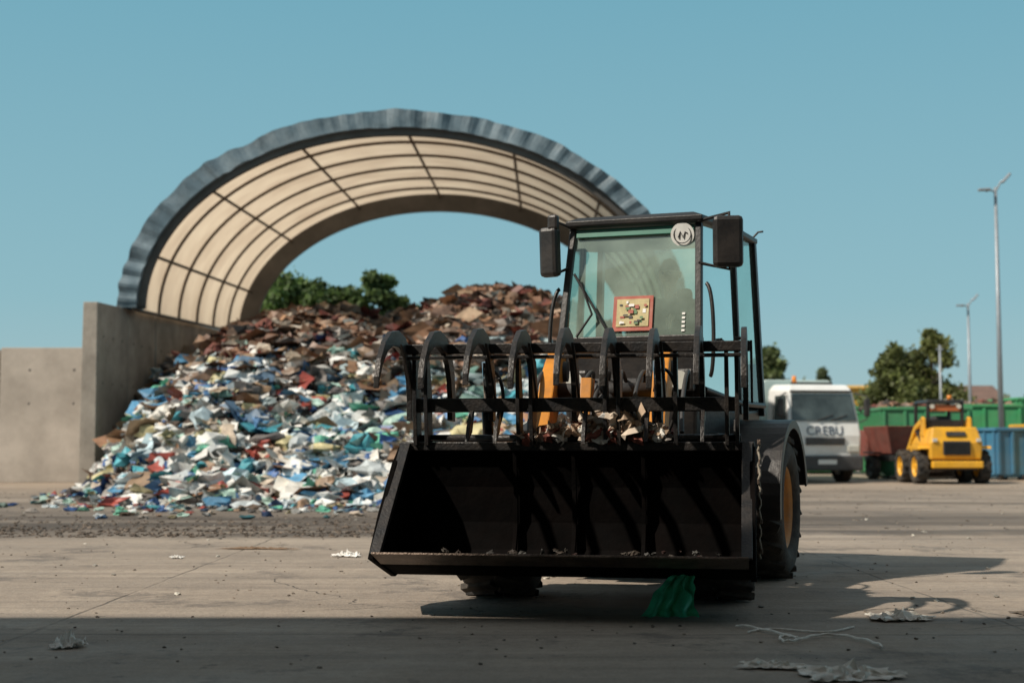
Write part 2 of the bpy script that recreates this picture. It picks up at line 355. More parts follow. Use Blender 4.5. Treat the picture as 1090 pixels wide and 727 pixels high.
for x in (-.62,-.45,.08,.45,.78):
    prism('short_tooth',[(-.50,1.18),(-.45,1.18),(-.52,1.05),(-.64,.99),(-.60,1.08)],x-.011,x+.011,GRAP,GR,.002)
for x in (-.55,.5):
    cyl('grapple_cylinder',(x,-.30,.97),(x,-.36,1.22),.035,BLACK,GR); cyl('grapple_rod',(x,-.36,1.22),(x,-.44,1.48),.018,CHR,GR)
    tube('grapple_hose',[(x,-.3,.95),(x+.12,-.5,1.1),(x+.16,-.5,1.35),(x+.02,-.4,1.5),(x-.02,-.3,1.3)],.011,DGREY,GR,True)
cyl('hinge_shaft',(-1.0,-.42,1.015),(1.0,-.42,1.015),.022,GRAP,GR)
pts=[(BX+HW+.05+.006*math.sin(i*2.1),SH-.72-.008*math.cos(i*1.7),1.0-.028*i) for i in range(25)]
tube('hanging_rope',pts,.007,M('rope',(.30,.27,.22),.9,0,.3,40,.2),FF)
for i in range(24):
    a=pts[i]
    if i%2==0: box('chain_link',(a[0],a[1],a[2]-.012),(.020,.012,.03),WORN,FF,.003,rot=(0,0,i))
pal=np.array([(.50,.37,.26),(.60,.50,.40),(.76,.74,.68),(.34,.24,.17),(.32,.10,.07),(.20,.18,.16),(.58,.57,.54),(.68,.66,.60)])
n=190; px_=rng.uniform(-.45,.42,n); hgt=.19*np.clip(1-np.abs(px_-.08)/.60,0.15,1)
pos=np.stack([px_,rng.uniform(-.70,-.50,n),1.0+rng.uniform(0,1,n)*hgt],1)
a=pieces(pos[:80],rng.uniform(.03,.085,80),pal[rng.integers(0,8,80)],'sheet',.8); b_=pieces(pos[80:],rng.uniform(.025,.055,110),pal[rng.integers(0,8,110)],'bag',.8)
d_=pieces(np.array([(.24,-.66,1.20),(.02,-.66,1.08)]),np.array([.11,.10]),pal[[0,1]],'card',.9)
pos=np.stack([rng.uniform(-.9,.8,26),rng.uniform(-1.05,-.8,26),.34+rng.uniform(0,.02,26)],1)
c_=pieces(pos,rng.uniform(.012,.03,26),pal[rng.integers(0,7,26)]*.10,'bag',.6)
V,F,C=merge([a,b_,c_,d_]); TRASHM=attr_mat('trash_small',.7); colmesh('caught_rubbish',V,F,C,TRASHM,FF)
# rear frame
for x in (-.76,.79): wheel('rear_wheel',(x,0,.52),.52,.44,RF)
cyl('rear_axle',(-.6,0,.5),(.6,0,.5),.10,DGREY,RF)
prism('chassis',[(-1.0,.42),(1.5,.42),(1.6,.7),(1.6,1.0),(-.7,1.0),(-1.0,.8)],-.44,.44,BLACK,RF,.02)
cyl('articulation_pin',(0,-1.02,.35),(0,-1.02,.95),.07,DGREY,RF)
loft('engine_hood',[[(-.5,.65,.95),(.5,.65,.95),(.5,1.65,.85),(-.5,1.65,.85)],[(-.5,.65,1.55),(.5,.65,1.55),(.47,1.62,1.35),(-.47,1.62,1.35)]],YEL,RF,.05)
box('counterweight',(0,1.7,.75),(1.1,.22,.5),BLACK,RF,.04)
for sd_ in (-1,1):
    A=[math.radians(a) for a in range(12,192,8)]
    pr=[(.66*math.cos(a),.54+.62*math.sin(a)) for a in A]+[(.63*math.cos(a),.54+.59*math.sin(a)) for a in A[::-1]]
    x0,x1=(.50,1.03) if sd_>0 else (-1.0,-.50)
    prism('fender',pr,x0,x1,BLACK,RF,.006)
    pr=[(.66*math.cos(a),.54+.62*math.sin(a)) for a in A]+[(.595*math.cos(a),.54+.555*math.sin(a)) for a in A[::-1]]
    xs=(1.025 if sd_>0 else .995)*sd_; prism('fender_lip',pr,min(xs,xs+.015*sd_),max(xs,xs+.015*sd_),BLACK,RF,.004)
    box('step',(sd_*.62,-.82,.50),(.3,.22,.03),DGREY,RF); box('step',(sd_*.60,-.78,.86),(.28,.2,.03),DGREY,RF)
    prism('step_side',[(-.93,.45),(-.89,.45),(-.72,1.15),(-.78,1.15)],sd_*.76-.012,sd_*.76+.012,BLACK,RF,.003)
# cab
zb,zt=1.72,2.56
CB=empty('cab',(.035,0,0),0,RF)
fl=lambda s,z:(s*(.50-.035*(z-zb)/(zt-zb)),-.90+.20*(z-zb)/(zt-zb),z)
mid=lambda s,z:(s*(.63-.05*max(0,(z-1.7))/(zt-1.7)),-.12+.02*(z-1.2),z)
rr=lambda s,z:(s*(.67-.05*max(0,(z-1.7))/(zt-1.7)),.58-.04*(z-1.2),z)
loft('cab_lower',[[(-.46,-.86,.98),(.46,-.86,.98),(.58,-.2,.98),(.62,.55,.98),(-.62,.55,.98),(-.58,-.2,.98)],
                  [(-.48,-.90,1.30),(.48,-.90,1.30),(.625,-.15,1.22),(.66,.58,1.25),(-.66,.58,1.25),(-.625,-.15,1.22)]],BLACK,CB,.02)
loft('front_cowl',[[(-.48,-.905,1.29),(.48,-.905,1.29),(.48,-.78,1.29),(-.48,-.78,1.29)],[(-.50,-.915,1.70),(.50,-.915,1.70),(.50,-.80,1.70),(-.50,-.80,1.70)]],BLACK,CB,.01)
def pillar(name,p0,p1,wx,wy):
    loft(name,[[(p[0]-wx,p[1]-wy,p[2]),(p[0]+wx,p[1]-wy,p[2]),(p[0]+wx,p[1]+wy,p[2]),(p[0]-wx,p[1]+wy,p[2])] for p in (p0,p1)],BLACK,CB,.008)
for s in (-1,1):
    pillar('front_pillar',(s*.485,-.88,1.28),(s*.495,-.885,1.72),.03,.035); pillar('front_pillar',fl(s,zb-.01),fl(s,zt),.024,.03)
    pillar('mid_pillar',mid(s,1.2),mid(s,zt),.020,.03)
    pillar('rear_pillar',rr(s,1.2),rr(s,zt),.024,.04)
    plate('side_glass',[(s*.49,-.84,1.38),(s*.625,-.14,1.3),mid(s,zt),fl(s,zt)],SGLASS,CB)
    plate('side_glass',[mid(s,1.3),rr(s,1.3),rr(s,zt),mid(s,zt)],SGLASS,CB)
    tube('door_frame',[(s*.515,-.80,1.36),(s*.64,-.17,1.28)],.022,BLACK,CB); tube('door_frame',[(s*.645,-.10,1.28),(s*.685,.56,1.28)],.022,BLACK,CB)
    tube('grab_handle',[(s*.57,-.86,1.45),(s*.61,-.90,1.5),(s*.61,-.86,2.05),(s*.54,-.82,2.1)],.014,BLACK,CB,True)
    tube('door_handle',[(s*.63,-.28,1.75),(s*.67,-.30,1.75),(s*.69,-.18,1.75)],.012,DGREY,CB)
plate('windscreen',[(-.47,-.897,1.72),(.47,-.897,1.72),(.44,-.705,2.54),(-.44,-.705,2.54)],WGLASS,CB)
box('screen_bottom_bar',(0,-.905,1.715),(1.0,.05,.045),BLACK,CB)
plate('rear_glass',[rr(-1,1.6),rr(1,1.6),rr(1,zt),rr(-1,zt)],SGLASS,CB)
box('rear_panel',(0,.57,1.42),(1.28,.04,.38),BLACK,CB)
def roofring(z,g): return [(-.485-g,-.76-g,z),(.485+g,-.76-g,z),(.60+g,-.1,z),(.63+g,.56+g,z),(-.63-g,.56+g,z),(-.60-g,-.1,z)]
loft('roof',[roofring(2.545,0),roofring(2.56,.02),roofring(2.595,.02),roofring(2.63,-.06)],BLACK,CB,.006)
box('sun_visor_strip',(0,-.735,2.505),(.87,.012,.06),M('green_strip',(.02,.16,.11),.4,0,.2,4,0),CB,.002,rot=(-.23,0,0))
cyl('sticker',(.355,-.752,2.462),(.355,-.745,2.463),.085,STICK,CB,28)
tube('sticker_ring',[(.355+.062*math.cos(t),-.755,2.462+.062*math.sin(t)) for t in [i*math.pi/10 for i in range(21)]],.0035,DGREY,CB)
tube('sticker_mark',[(.325,-.756,2.44),(.34,-.756,2.485),(.36,-.756,2.44),(.375,-.756,2.48),(.39,-.756,2.47)],.0045,DGREY,CB)
tube('wiper_arm',[(-.38,-.93,1.74),(-.27,-.91,1.9),(-.36,-.87,2.12)],.009,BLACK,CB); tube('wiper_blade',[(-.42,-.845,2.20),(-.17,-.905,1.80)],.010,BLACK,CB)
box('seat_base',(0.05,.12,1.45),(.5,.46,.14),DGREY,CB,.04); box('seat_back',(0.05,.36,1.78),(.44,.11,.56),DGREY,CB,.05,rot=(-.15,0,0)); box('headrest',(0.05,.42,2.14),(.22,.08,.14),DGREY,CB,.04)
tube('steering_wheel',[(.19*math.cos(t),-.45+.12*math.sin(t),1.83+.15*math.sin(t)) for t in [i*math.pi/12 for i in range(25)]],.014,BLACK,CB)
cyl('steering_column',(0,-.46,1.83),(0,-.62,1.3),.03,BLACK,CB); box('dashboard',(0,-.72,1.66),(.8,.2,.12),DGREY,CB,.03)
box('console',(.34,.0,1.55),(.14,.6,.25),DGREY,CB,.03)
SR=M('sign_red',(.38,.08,.05),.6,0,.3,6,0,.4,(.3,.25,.2),12); SY=M('sign_yellow',(.50,.42,.20),.6,0,.35,14,0,.5,(.33,.29,.2),12)
ws=lambda z,o:-.897+.234*(z-1.72)-o
box('notice_frame',(.02,ws(1.90,.012),1.90),(.29,.008,.26),SR,CB,.002,rot=(-.23,0,0)); box('notice_sheet',(.02,ws(1.905,.019),1.905),(.235,.006,.205),SY,CB,.001,rot=(-.23,0,0))
GRD=M('notice_green',(.12,.22,.10),.6,0,.2,6,0)
for i in range(22):
    dx=random.uniform(-.095,.095); dz=random.uniform(-.08,.08); zz_=1.905+dz; o_=.0235+.0006*i
    box('notice_print',(.02+dx,ws(zz_,o_),zz_),(random.uniform(.012,.04),.001,random.uniform(.01,.03)),(SR,GRD,STICK,DGREY)[i%4],CB,0,rot=(-.23,0,0))
for i in range(5): box('decal',(.385,ws(1.77+.030*i,.006),1.77+.030*i),(.022,.004,.015),STICK,CB,0,rot=(-.23,0,0))
for s,mx_,my,mz,wx in ((-1,-.585,-.90,2.36,.15),(1,.69,-.80,2.39,.21)):
    box('mirror_housing',(mx_,my,mz),(wx,.09,.36),BLACK,CB,.03,rot=(.05,0,.25*s)); box('mirror_glass',(mx_,my+.05,mz),(wx*.8,.008,.3),CHR,CB,.0,rot=(0,0,.25*s))
    tube('mirror_arm',[(s*.47,-.76,2.55),(mx_,my+.05,2.60),(mx_,my+.03,2.5)],.014,BLACK,CB); tube('mirror_arm',[(s*.48,-.80,2.25),(mx_,my+.05,2.2),(mx_,my+.05,2.26)],.012,BLACK,CB)
box('mirror_small',(-.55,-.93,2.57),(.08,.06,.11),BLACK,CB,.02)
tube('antenna',[(.63,.5,2.60),(.67,.5,2.64),(.71,.48,2.64)],.008,BLACK,CB)
LENS=M('lamp_lens',(.55,.55,.5),.15,0,.1,10,0)
for x in (-.38,.38):
    box('headlight_bracket',(x,-.95,1.42),(.2,.08,.16),BLACK,CB,.02); cyl('headlight',(x,-1.0,1.42),(x,-.98,1.42),.065,LENS,CB,20)
box('side_tank',(.52,-.42,.92),(.22,.5,.28),BLACK,RF,.03)
# driver (seated, both hands on the wheel)
DR=empty('driver',(1.10,10.85,0),-math.radians(20))
SHIRT=M('work_jacket',(.06,.07,.08),.85,0,.3,9,.3); TRO=M('work_trousers',(.03,.035,.05),.9,0,.3,9,.3); SKINM=M('skin',(.50,.30,.21),.55,0,.1,12,.05); HAIR=M('hair_brown',(.05,.03,.02),.7,0,.3,30,.3)
X0=.09
skin('jacket',[(X0,.14,1.60,.15,.8),(X0,.17,1.80,.145,.75),(X0,.16,1.99,.155,.7),(X0,.14,2.10,.07),(X0-.19,.14,2.03,.07),(X0-.26,-.04,1.84,.052),(X0-.19,-.30,1.92,.034),(X0+.19,.14,2.03,.07),(X0+.26,-.04,1.84,.052),(X0+.12,-.30,1.92,.034)],[(0,1),(1,2),(2,3),(2,4),(4,5),(5,6),(2,7),(7,8),(8,9)],SHIRT,DR)
skin('trousers',[(X0,.14,1.58,.14),(X0-.12,.0,1.58,.09),(X0-.15,-.32,1.62,.065),(X0-.14,-.42,1.33,.045),(X0+.12,.0,1.58,.09),(X0+.15,-.32,1.62,.065),(X0+.14,-.42,1.33,.045)],[(0,1),(1,2),(2,3),(0,4),(4,5),(5,6)],TRO,DR)
bm=bmesh.new(); bmesh.ops.create_uvsphere(bm,u_segments=32,v_segments=24,radius=1)
for v in bm.verts:
    x,y,z=v.co; fx=x*.075; fy=y*.095; fz=z*.118
    if z<0: fx*=1-.28*(-z)**1.5; fy=fy*(1-.15*-z)
    if y<0:
        fy-=.022*math.exp(-((x/.16)**2))*math.exp(-(((z+.12)/.2)**2))
        fy+=.010*math.exp(-(((abs(x)-.42)/.16)**2))*math.exp(-(((z-.05)/.12)**2))
        fy-=.006*math.exp(-((x/.3)**2))*math.exp(-(((z+.5)/.10)**2))
        fy-=.010*math.exp(-((x/.3)**2))*math.exp(-(((z+.85)/.15)**2))
    v.co=(fx,fy,fz)
me=bpy.data.meshes.new('head'); bm.to_mesh(me); bm.free(); hd=bpy.data.objects.new('head',me); COL.objects.link(hd); hd.parent=DR; hd.location=(X0,.08,2.28); me.materials.append(SKINM)
for p in me.polygons: p.use_smooth=True
cyl('neck',(X0,.13,2.08),(X0,.10,2.22),.052,SKINM,DR)
for s in (-1,1):
    o=cyl('eye',(X0+s*.03,-.005,2.287),(X0+s*.03,-.012,2.287),.010,HAIR,DR,12); mo('ear',[(X0+s*.072,.08,2.25),(X0+s*.088,.10,2.26),(X0+s*.092,.11,2.30),(X0+s*.074,.085,2.31)],[(0,1,2,3)],SKINM,DR)
box('mouth',(X0,-.022,2.222),(.045,.008,.007),M('lips',(.3,.12,.09),.6),DR,.002)
bm=bmesh.new(); bmesh.ops.create_uvsphere(bm,u_segments=24,v_segments=16,radius=1)
bmesh.ops.delete(bm,geom=[v for v in bm.verts if v.co.z<.15 and v.co.y<.1 or v.co.z<-.35],context='VERTS')
for v in bm.verts: v.co=(v.co.x*.082,v.co.y*.102+.003,v.co.z*.124)
me=bpy.data.meshes.new('hair'); bm.to_mesh(me); bm.free(); o=bpy.data.objects.new('hair',me); COL.objects.link(o); o.parent=DR; o.location=(X0,.083,2.283); me.materials.append(HAIR)
for s in (-1,1):
    wx=(X0-.19) if s<0 else (X0+.12); gx=.035+s*.19; gy,gz=-.45,1.83
    wx_,wy_,wz_=wx,-.31,1.92; px_,py_,pz_=(wx+gx)/2+.02*-s,-.39,1.90
    skin('palm',[(wx_,wy_,wz_,.026,1),(px_,py_,pz_,.036,.6)],[(0,1)],SKINM,DR,sub=1)
    for i in range(4):
        o_=(i-1.5)*.02
        skin('finger',[(px_+o_*.4,py_,pz_+o_,.0095),(gx+o_*.2,gy-.015,gz+.03+o_,.009),(gx+o_*.2,gy-.025,gz+o_,.0085),(gx,gy-.005,gz-.02+o_,.0075)],[(0,1),(1,2),(2,3)],SKINM,DR,sub=1)
    skin('thumb',[(px_-s*.02,py_+.02,pz_,.011),(gx-s*.03,gy+.01,gz+.03,.0105),(gx-s*.01,gy+.02,gz,.009)],[(0,1),(1,2)],SKINM,DR,sub=1)
# ------------------------------------------------------------------ fabric tent
TE=empty('fabric_storage_tent')
def Lb(t): return Vector((-9.15+.26*t,34.2+12*t,4.25+.38*t))
def Rb(t): return Vector((4.0+.30*t,34.8+12*t,4.15+.38*t))
RISE=4.66
def arch(t,th,off=0.,dy=0.):
    l=Lb(t);r=Rb(t);c=(l+r)/2;h=(r-l)/2; hl=h.length
    p=c-h*(math.cos(th)*(1+off/hl)); p.z=c.z-h.z*math.cos(th)+(RISE-.0*t+off)*abs(math.sin(th)); p.y+=dy; return p
FAB=bpy.data.materials.new('tent_membrane'); FAB.use_nodes=True
N=FAB.node_tree.nodes;L=FAB.node_tree.links;b=N['Principled BSDF']; b.inputs['Roughness'].default_value=.6
geo=N.new('ShaderNodeNewGeometry'); nn=N.new('ShaderNodeTexNoise'); nn.inputs['Scale'].default_value=.8; nn.inputs['Detail'].default_value=6; L.new(geo.outputs['Position'],nn.inputs['Vector'])
rp=N.new('ShaderNodeValToRGB'); rp.color_ramp.elements[0].position=.3; rp.color_ramp.elements[1].position=.7; rp.color_ramp.elements[0].color=(.62,.50,.38,1); rp.color_ramp.elements[1].color=(.80,.68,.53,1); L.new(nn.outputs['Fac'],rp.inputs['Fac'])
L.new(rp.outputs[0],b.inputs['Base Color']); tr=N.new('ShaderNodeBsdfTranslucent'); L.new(rp.outputs[0],tr.inputs[0]); ms=N.new('ShaderNodeMixShader'); ms.inputs[0].default_value=.52
L.new(b.outputs[0],ms.inputs[1]);L.new(tr.outputs[0],ms.inputs[2]);L.new(ms.outputs[0],N['Material Output'].inputs['Surface'])
nt_,na=36,90; v=[];f=[]
for i in range(nt_+1):
    t=i/nt_
    for j in range(na+1):
        th=math.pi*j/na
        v.append(arch(t,th,.02-.06*(1-abs(math.cos(math.pi*t*6)))))
for i in range(nt_):
    for j in range(na): k=i*(na+1)+j; f.append((k,k+1,k+na+2,k+na+1))
mo('membrane',v,f,FAB,TE,smooth=True)
RIB=M('tent_frame_steel',(.15,.12,.095),.5,.3,.2,3,0)
for i in range(1,6): tube('rib',[arch(i/6,math.pi*j/60,-.08) for j in range(61)],.042,RIB,TE)
for th in (.0,.30,.72,1.14,1.56,1.98,2.40,2.80,math.pi): tube('purlin',[arch(i/6,th,-.06) for i in range(7)],.042,RIB,TE)
TARP=M('tarpaulin_blue_grey',(.09,.135,.165),.55,0,.5,1.3,.4,.7,(.30,.37,.41),1.5,4)
DARK=M('tent_end_frame',(.075,.068,.062),.6,0,.3,1.5,.1)
def band(name,t,o0,o1,y0,y1,mat,jit=0):
    v=[];f=[];n=220
    for j in range(n+1):
        th=-.02+(math.pi+.04)*j/n; a=jit*(.6*noise.noise(Vector((j*.23,.3,0)))+.9*noise.noise(Vector((j*.08,7.3,0)))); a2=jit*2.2*noise.noise(Vector((j*.31,4.3,0)))
        for o,y in ((o0-abs(a2)*.3*bool(jit),y0+a2*.6),(o1+a,y0+a2),(o1+a,y1),(o0,y1)): v.append(arch(t,th,o,y))
    for j in range(n):
        for k in range(4): f.append((j*4+k,j*4+(k+1)%4,(j+1)*4+(k+1)%4,(j+1)*4+k))
    return mo(name,v,f,mat,TE)
band('front_edge_cover',0,-.12,.30,-.25,.5,TARP,.06)
band('front_frame',0,-.30,-.105,-.1,.05,DARK)
band('rear_frame_band',1,-.55,.12,-.05,.15,DARK)
# walls
def wall(name,p0,p1,h0,h1,th,mat,seg,foot=True):
    W_=empty(name); p0=Vector(p0);p1=Vector(p1); d=(p1-p0); n=max(1,round(d.length/seg)); u=d.normalized(); nrm=Vector((-u.y,u.x,0))
    for i in range(n):
        a=p0+d*(i/n)+u*.012; b_=p0+d*((i+1)/n)-u*.012; ha=h0+(h1-h0)*i/n; hb=h0+(h1-h0)*(i+1)/n; jo=random.uniform(-.015,.015)
        def ring(p,h):
            ft=.32 if foot else 0.0
            return [p+nrm*(jo)+Vector((0,0,h)),p+nrm*jo-nrm*.02+Vector((0,0,.55)),p-nrm*(ft+.02)+Vector((0,0,.0)),p+nrm*(th+.03)+Vector((0,0,0)),p+nrm*th+Vector((0,0,h))]
        loft('wall_panel',[ring(a,ha),ring(b_,hb)],mat,W_,.015)
        for fz in (.25,.5,.75):
            for ff in (.2,.5,.8):
                q=p0+d*((i+ff)/n)-nrm*(.0-jo)+Vector((0,0,h0*fz+.3)); cyl('tie_hole',q-nrm*.012,q+nrm*.04,.03,DGREY,W_,10)
    return W_
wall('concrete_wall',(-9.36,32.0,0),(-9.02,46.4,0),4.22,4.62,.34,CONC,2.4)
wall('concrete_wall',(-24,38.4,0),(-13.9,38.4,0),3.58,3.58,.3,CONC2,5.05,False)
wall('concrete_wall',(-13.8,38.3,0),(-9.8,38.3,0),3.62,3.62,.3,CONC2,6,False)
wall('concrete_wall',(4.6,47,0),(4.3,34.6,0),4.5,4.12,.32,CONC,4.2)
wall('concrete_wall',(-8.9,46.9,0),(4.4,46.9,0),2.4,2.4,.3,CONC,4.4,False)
# ------------------------------------------------------------------ rubbish heap
capx=[-9.4,-8.2,-6.5,-5.,-3.6,-2.6,-1.6,-.3,.8,1.8,3.,4.4]; capz=[3.8,4.1,4.3,4.55,4.3,4.5,4.85,4.95,4.9,4.4,3.6,2.6]
def toe(x): return 23.0+ (max(0,-5.2-x)**1.6)*.85 + max(0,x-1.5)**1.5*1.2
def heap(x,y):
    yt=toe(x)+ 1.0*noise.noise(Vector((x*.35,3.1,0)))
    cz=float(np.interp(x,capx,capz)); d=y-yt
    if d<0: return d*.3
    run=15.5-(yt-23)*.25
    z=cz*(1-math.exp(-1.9*(d/run)**1.15))/(1-math.exp(-1.9)) if d<run else cz
    z+= (.42*noise.fractal(Vector((x*.45,y*.45,1.3)),.9,2,4)+.10*noise.noise(Vector((x*1.7,y*1.7,0))))*min(1,d/3)
    if y>43: z-= (y-43)*.5
    return z
v=[];f=[];nx,ny=70,110
for j in range(ny+1):
    y=21+25.5*j/ny
    for i in range(nx+1):
        x=-9.0+13.2*i/nx; v.append((x,y,max(heap(x,y),-.05)))
for j in range(ny):
    for i in range(nx): k=j*(nx+1)+i; f.append((k,k+1,k+nx+2,k+nx+1))
HP=empty('rubbish_heap')
mo('heap_core',v,f,M('heap_soil',(.07,.05,.04),.9,0,.4,2,.6),HP)
low=np.array([(.82,.82,.79),(.78,.80,.79),(.72,.69,.63),(.54,.68,.74),(.10,.30,.50),(.08,.38,.46),(.14,.48,.34),(.80,.79,.76),(.36,.24,.16),(.13,.12,.12),(.05,.13,.34),(.40,.08,.06),(.60,.50,.40),(.46,.66,.58),(.20,.18,.17),(.56,.50,.28),(.78,.77,.73),(.30,.27,.24),(.10,.22,.42),(.66,.72,.74)])
midp=np.array([(.60,.56,.50),(.30,.20,.13),(.20,.13,.09),(.45,.36,.27),(.12,.20,.30),(.16,.30,.26),(.10,.09,.085),(.28,.07,.05),(.70,.67,.62),(.36,.33,.30),(.24,.16,.11),(.40,.50,.52),(.34,.22,.13)])
hi=np.array([(.22,.115,.07),(.31,.165,.10),(.13,.085,.06),(.055,.045,.04),(.22,.07,.05),(.25,.145,.095),(.38,.26,.18),(.16,.125,.105),(.32,.27,.22),(.08,.065,.055),(.44,.37,.29),(.16,.045,.035),(.14,.155,.15),(.34,.185,.105),(.26,.165,.11),(.18,.11,.08)])
def scatter(n,smin,smax,kind,lift=.05,xr=(-8.9,4.0),yr=(20.5,44)):
    P=[];C=[];S=[]
    while len(P)<n:
        x=random.uniform(*xr); y=random.uniform(*yr)
        if y>34 and random.random()<.25: continue
        z=heap(x,y)
        if z<-.4: continue
        if z<0 and random.random()<.5+(-z)*1.3: continue
        s=smin+(smax-smin)*random.random()**2.6
        if z<0: s*=.6
        zz=max(z,0.02); P.append((x,y,zz+s*lift+.02)); S.append(s)
        u=zz+.8*noise.noise(Vector((x*.4,y*.4,7)))+random.gauss(0,.35)
        pal_=hi if u>2.9 else (midp if u>1.7 else low)
        if pal_ is midp and random.random()<.35: pal_=low
        q=int((noise.noise(Vector((x*1.1,y*1.1,z*.9+20)))*.5+.5)*len(pal_)*1.7+random.gauss(0,4.))%len(pal_)
        C.append(pal_[q]*random.uniform(.72,1.1))
    return np.array(P),np.array(S),np.array(C)
parts=[]
p,s,c=scatter(6600,.07,.34,'bag'); parts.append(pieces(p,s,c,'bag',.62,.30))
p,s,c=scatter(10500,.07,.42,'sheet',.15); parts.append(pieces(p,s,c,'sheet',.6))
p,s,c=scatter(380,.25,.66,'card',.15); c=np.array([(.34,.18,.10),(.40,.23,.13),(.25,.13,.075),(.46,.32,.21)])[rng.integers(0,4,380)]*rng.uniform(.6,1.1,(380,1)); parts.append(pieces(p,s,c,'card',.6))
V,F,C=merge(parts); colmesh('heap_rubbish',V,F,C,attr_mat('rubbish',.5),HP)
P=[];S=[];C=[]
for _ in range(480):
    x=random.uniform(-9.2,3); y=toe(x)-.3-abs(random.gauss(0,1.5)); P.append((x,y,.02)); S.append(random.uniform(.03,.13)); C.append(low[random.randrange(len(low))]*random.choice((.3,.8,.85)))
for _ in range(1800):
    y=15.2+abs(random.gauss(0,2.0)); x=random.uniform(-.42,.1)*y; P.append((x,y,.005)); S.append(random.uniform(.008,.035)); C.append(np.array((.12,.092,.07))*random.uniform(.5,1.7))
for _ in range(70):
    y=random.uniform(8.5,22); x=random.uniform(-.42,.42)*y; P.append((x,y,.006)); S.append(random.uniform(.012,.035)); C.append(np.array((.6,.57,.5))*random.uniform(.3,1.1))
for _ in range(1300):
    y=random.uniform(6.3,34); x=random.uniform(-.42,.42)*y; P.append((x,y,.004)); S.append(random.uniform(.004,.014)*(1 if y<16 else 2)); C.append(np.array((.18,.15,.12))*random.uniform(.4,1.8))
P=np.array(P);S=np.array(S);C=np.array(C)
V,F,C=merge([pieces(P,S,C,'bag',.45)]); colmesh('scattered_litter',V,F,C,TRASHM)
# ------------------------------------------------------------------ near litter
def crumple(name,loc,sx,sy,sz,mat,n=18,seed=0,rz=0):
    v=[];f=[]
    for j in range(n+1):
        for i in range(n+1):
            u=i/n*2-1; w_=j/n*2-1; q=Vector((u*2.2+seed,w_*2.2,seed))
            e_=1+.55*noise.noise(q*1.3)
            z=abs(noise.fractal(q*1.6,.8,2,4))*sz*(1.2-.9*max(abs(u),abs(w_)))+.006
            v.append((u*sx*e_*.5+.1*sx*noise.noise(q*2),w_*sy*e_*.5*(1-.3*u*math.sin(seed)),z))
    for j in range(n):
        for i in range(n): k=j*(n+1)+i; f.append((k,k+1,k+n+2,k+n+1))
    return mo(name,v,f,mat,None,loc=loc,rot=(0,0,rz))
PAPER=M('paper_scrap',(.80,.79,.76),.8,0,.15,8,.2,.3,(.45,.42,.37),8)
PLAS=M('dirty_plastic',(.74,.71,.65),.5,0,.3,10,.2,.4,(.36,.31,.25),8)
GRN=M('green_plastic',(.06,.62,.36),.35,0,.3,6,.1)
crumple('paper_scrap',(-2.14,6.95,0),.14,.16,.10,PAPER,seed=1)
crumple('plastic_wrap',(1.42,6.08,0),.36,.30,.07,PLAS,seed=2,rz=.15); crumple('plastic_wrap',(1.14,6.3,0),.26,.14,.05,PLAS,seed=7,rz=-.3)
crumple('plastic_scrap',(2.17,8.05,0),.30,.26,.07,PLAS,seed=3)
crumple('paper_scrap',(-1.45,12.6,0),.22,.16,.06,PAPER,seed=4)
crumple('plastic_scrap',(-2.4,13.5,0),.6,.14,.03,M('brown_scrap',(.2,.13,.08),.8),seed=5)
crumple('plastic_scrap',(3.0,8.3,0),.2,.15,.02,M('scrap_dark',(.1,.08,.06),.8),seed=8)
crumple('cardboard_scrap',(3.4,8.0,0),.22,.2,.02,M('scrap_tan',(.35,.25,.16),.8),seed=9)
crumple('paper_scrap',(-2.9,12.4,0),.1,.1,.05,PAPER,seed=12)
v=[];f=[]
for j in range(21):
    for i in range(21):
        u=i/20-.5; t=j/20; q=Vector((u*3,t*3,2.))
        v.append((u*(.10+.22*t)+.035*noise.noise(q*1.5)-.10*t,-.05-.14*t**2+.035*noise.noise(q*1.7+Vector((3,0,0)))+.02*math.sin(u*22),max(.012+.012*abs(noise.noise(q*2)),.24*(1-t**1.3)+.02*noise.noise(q*1.6))))
for j in range(20):
    for i in range(20): k=j*21+i; f.append((k,k+1,k+22,k+21))
mo('green_plastic_bag',v,f,GRN,None,loc=(.98,8.25,0),smooth=True)
SW=M('string_white',(.76,.73,.68),.8,0,.2,30,0)
st=[(1.20+.50*t+.12*math.sin(t*9),7.6-.33*math.sin(t*5)-1.05*t*t+.10*math.cos(t*17),.008+.012*abs(math.sin(i*1.1))) for i,t in [(i,i/45) for i in range(46)]]
tube('string',st,.006,SW,None,True)
tube('string',[(1.22+.60*t,7.45+.10*math.sin(t*7)+.15*t,.008) for t in [i/14 for i in range(15)]],.005,SW,None,True)
# ------------------------------------------------------------------ garbage truck
TK=empty('garbage_truck',(8.35,38.0,0),math.radians(10))
TG=M('truck_glass',(.05,.065,.065),.08,0,.7,1.2,0,spec=.9)
loft('truck_cab',[[(-1.0,.05,.55),(1.0,.05,.55),(1.0,1.7,.55),(-1.0,1.7,.55)],[(-1.02,.0,1.25),(1.02,.0,1.25),(1.02,1.75,1.25),(-1.02,1.75,1.25)],[(-1.0,.06,1.60),(1.0,.06,1.60),(1.0,1.75,1.60),(-1.0,1.75,1.60)],[(-.92,.28,2.44),(.92,.28,2.44),(.95,1.7,2.50),(-.95,1.7,2.50)],[(-.82,.42,2.62),(.82,.42,2.62),(.85,1.6,2.66),(-.85,1.6,2.66)]],WHITE,TK,.05)
plate('truck_windscreen',[(-.92,.035,1.64),(.92,.035,1.64),(.85,.235,2.36),(-.85,.235,2.36)],TG,TK)
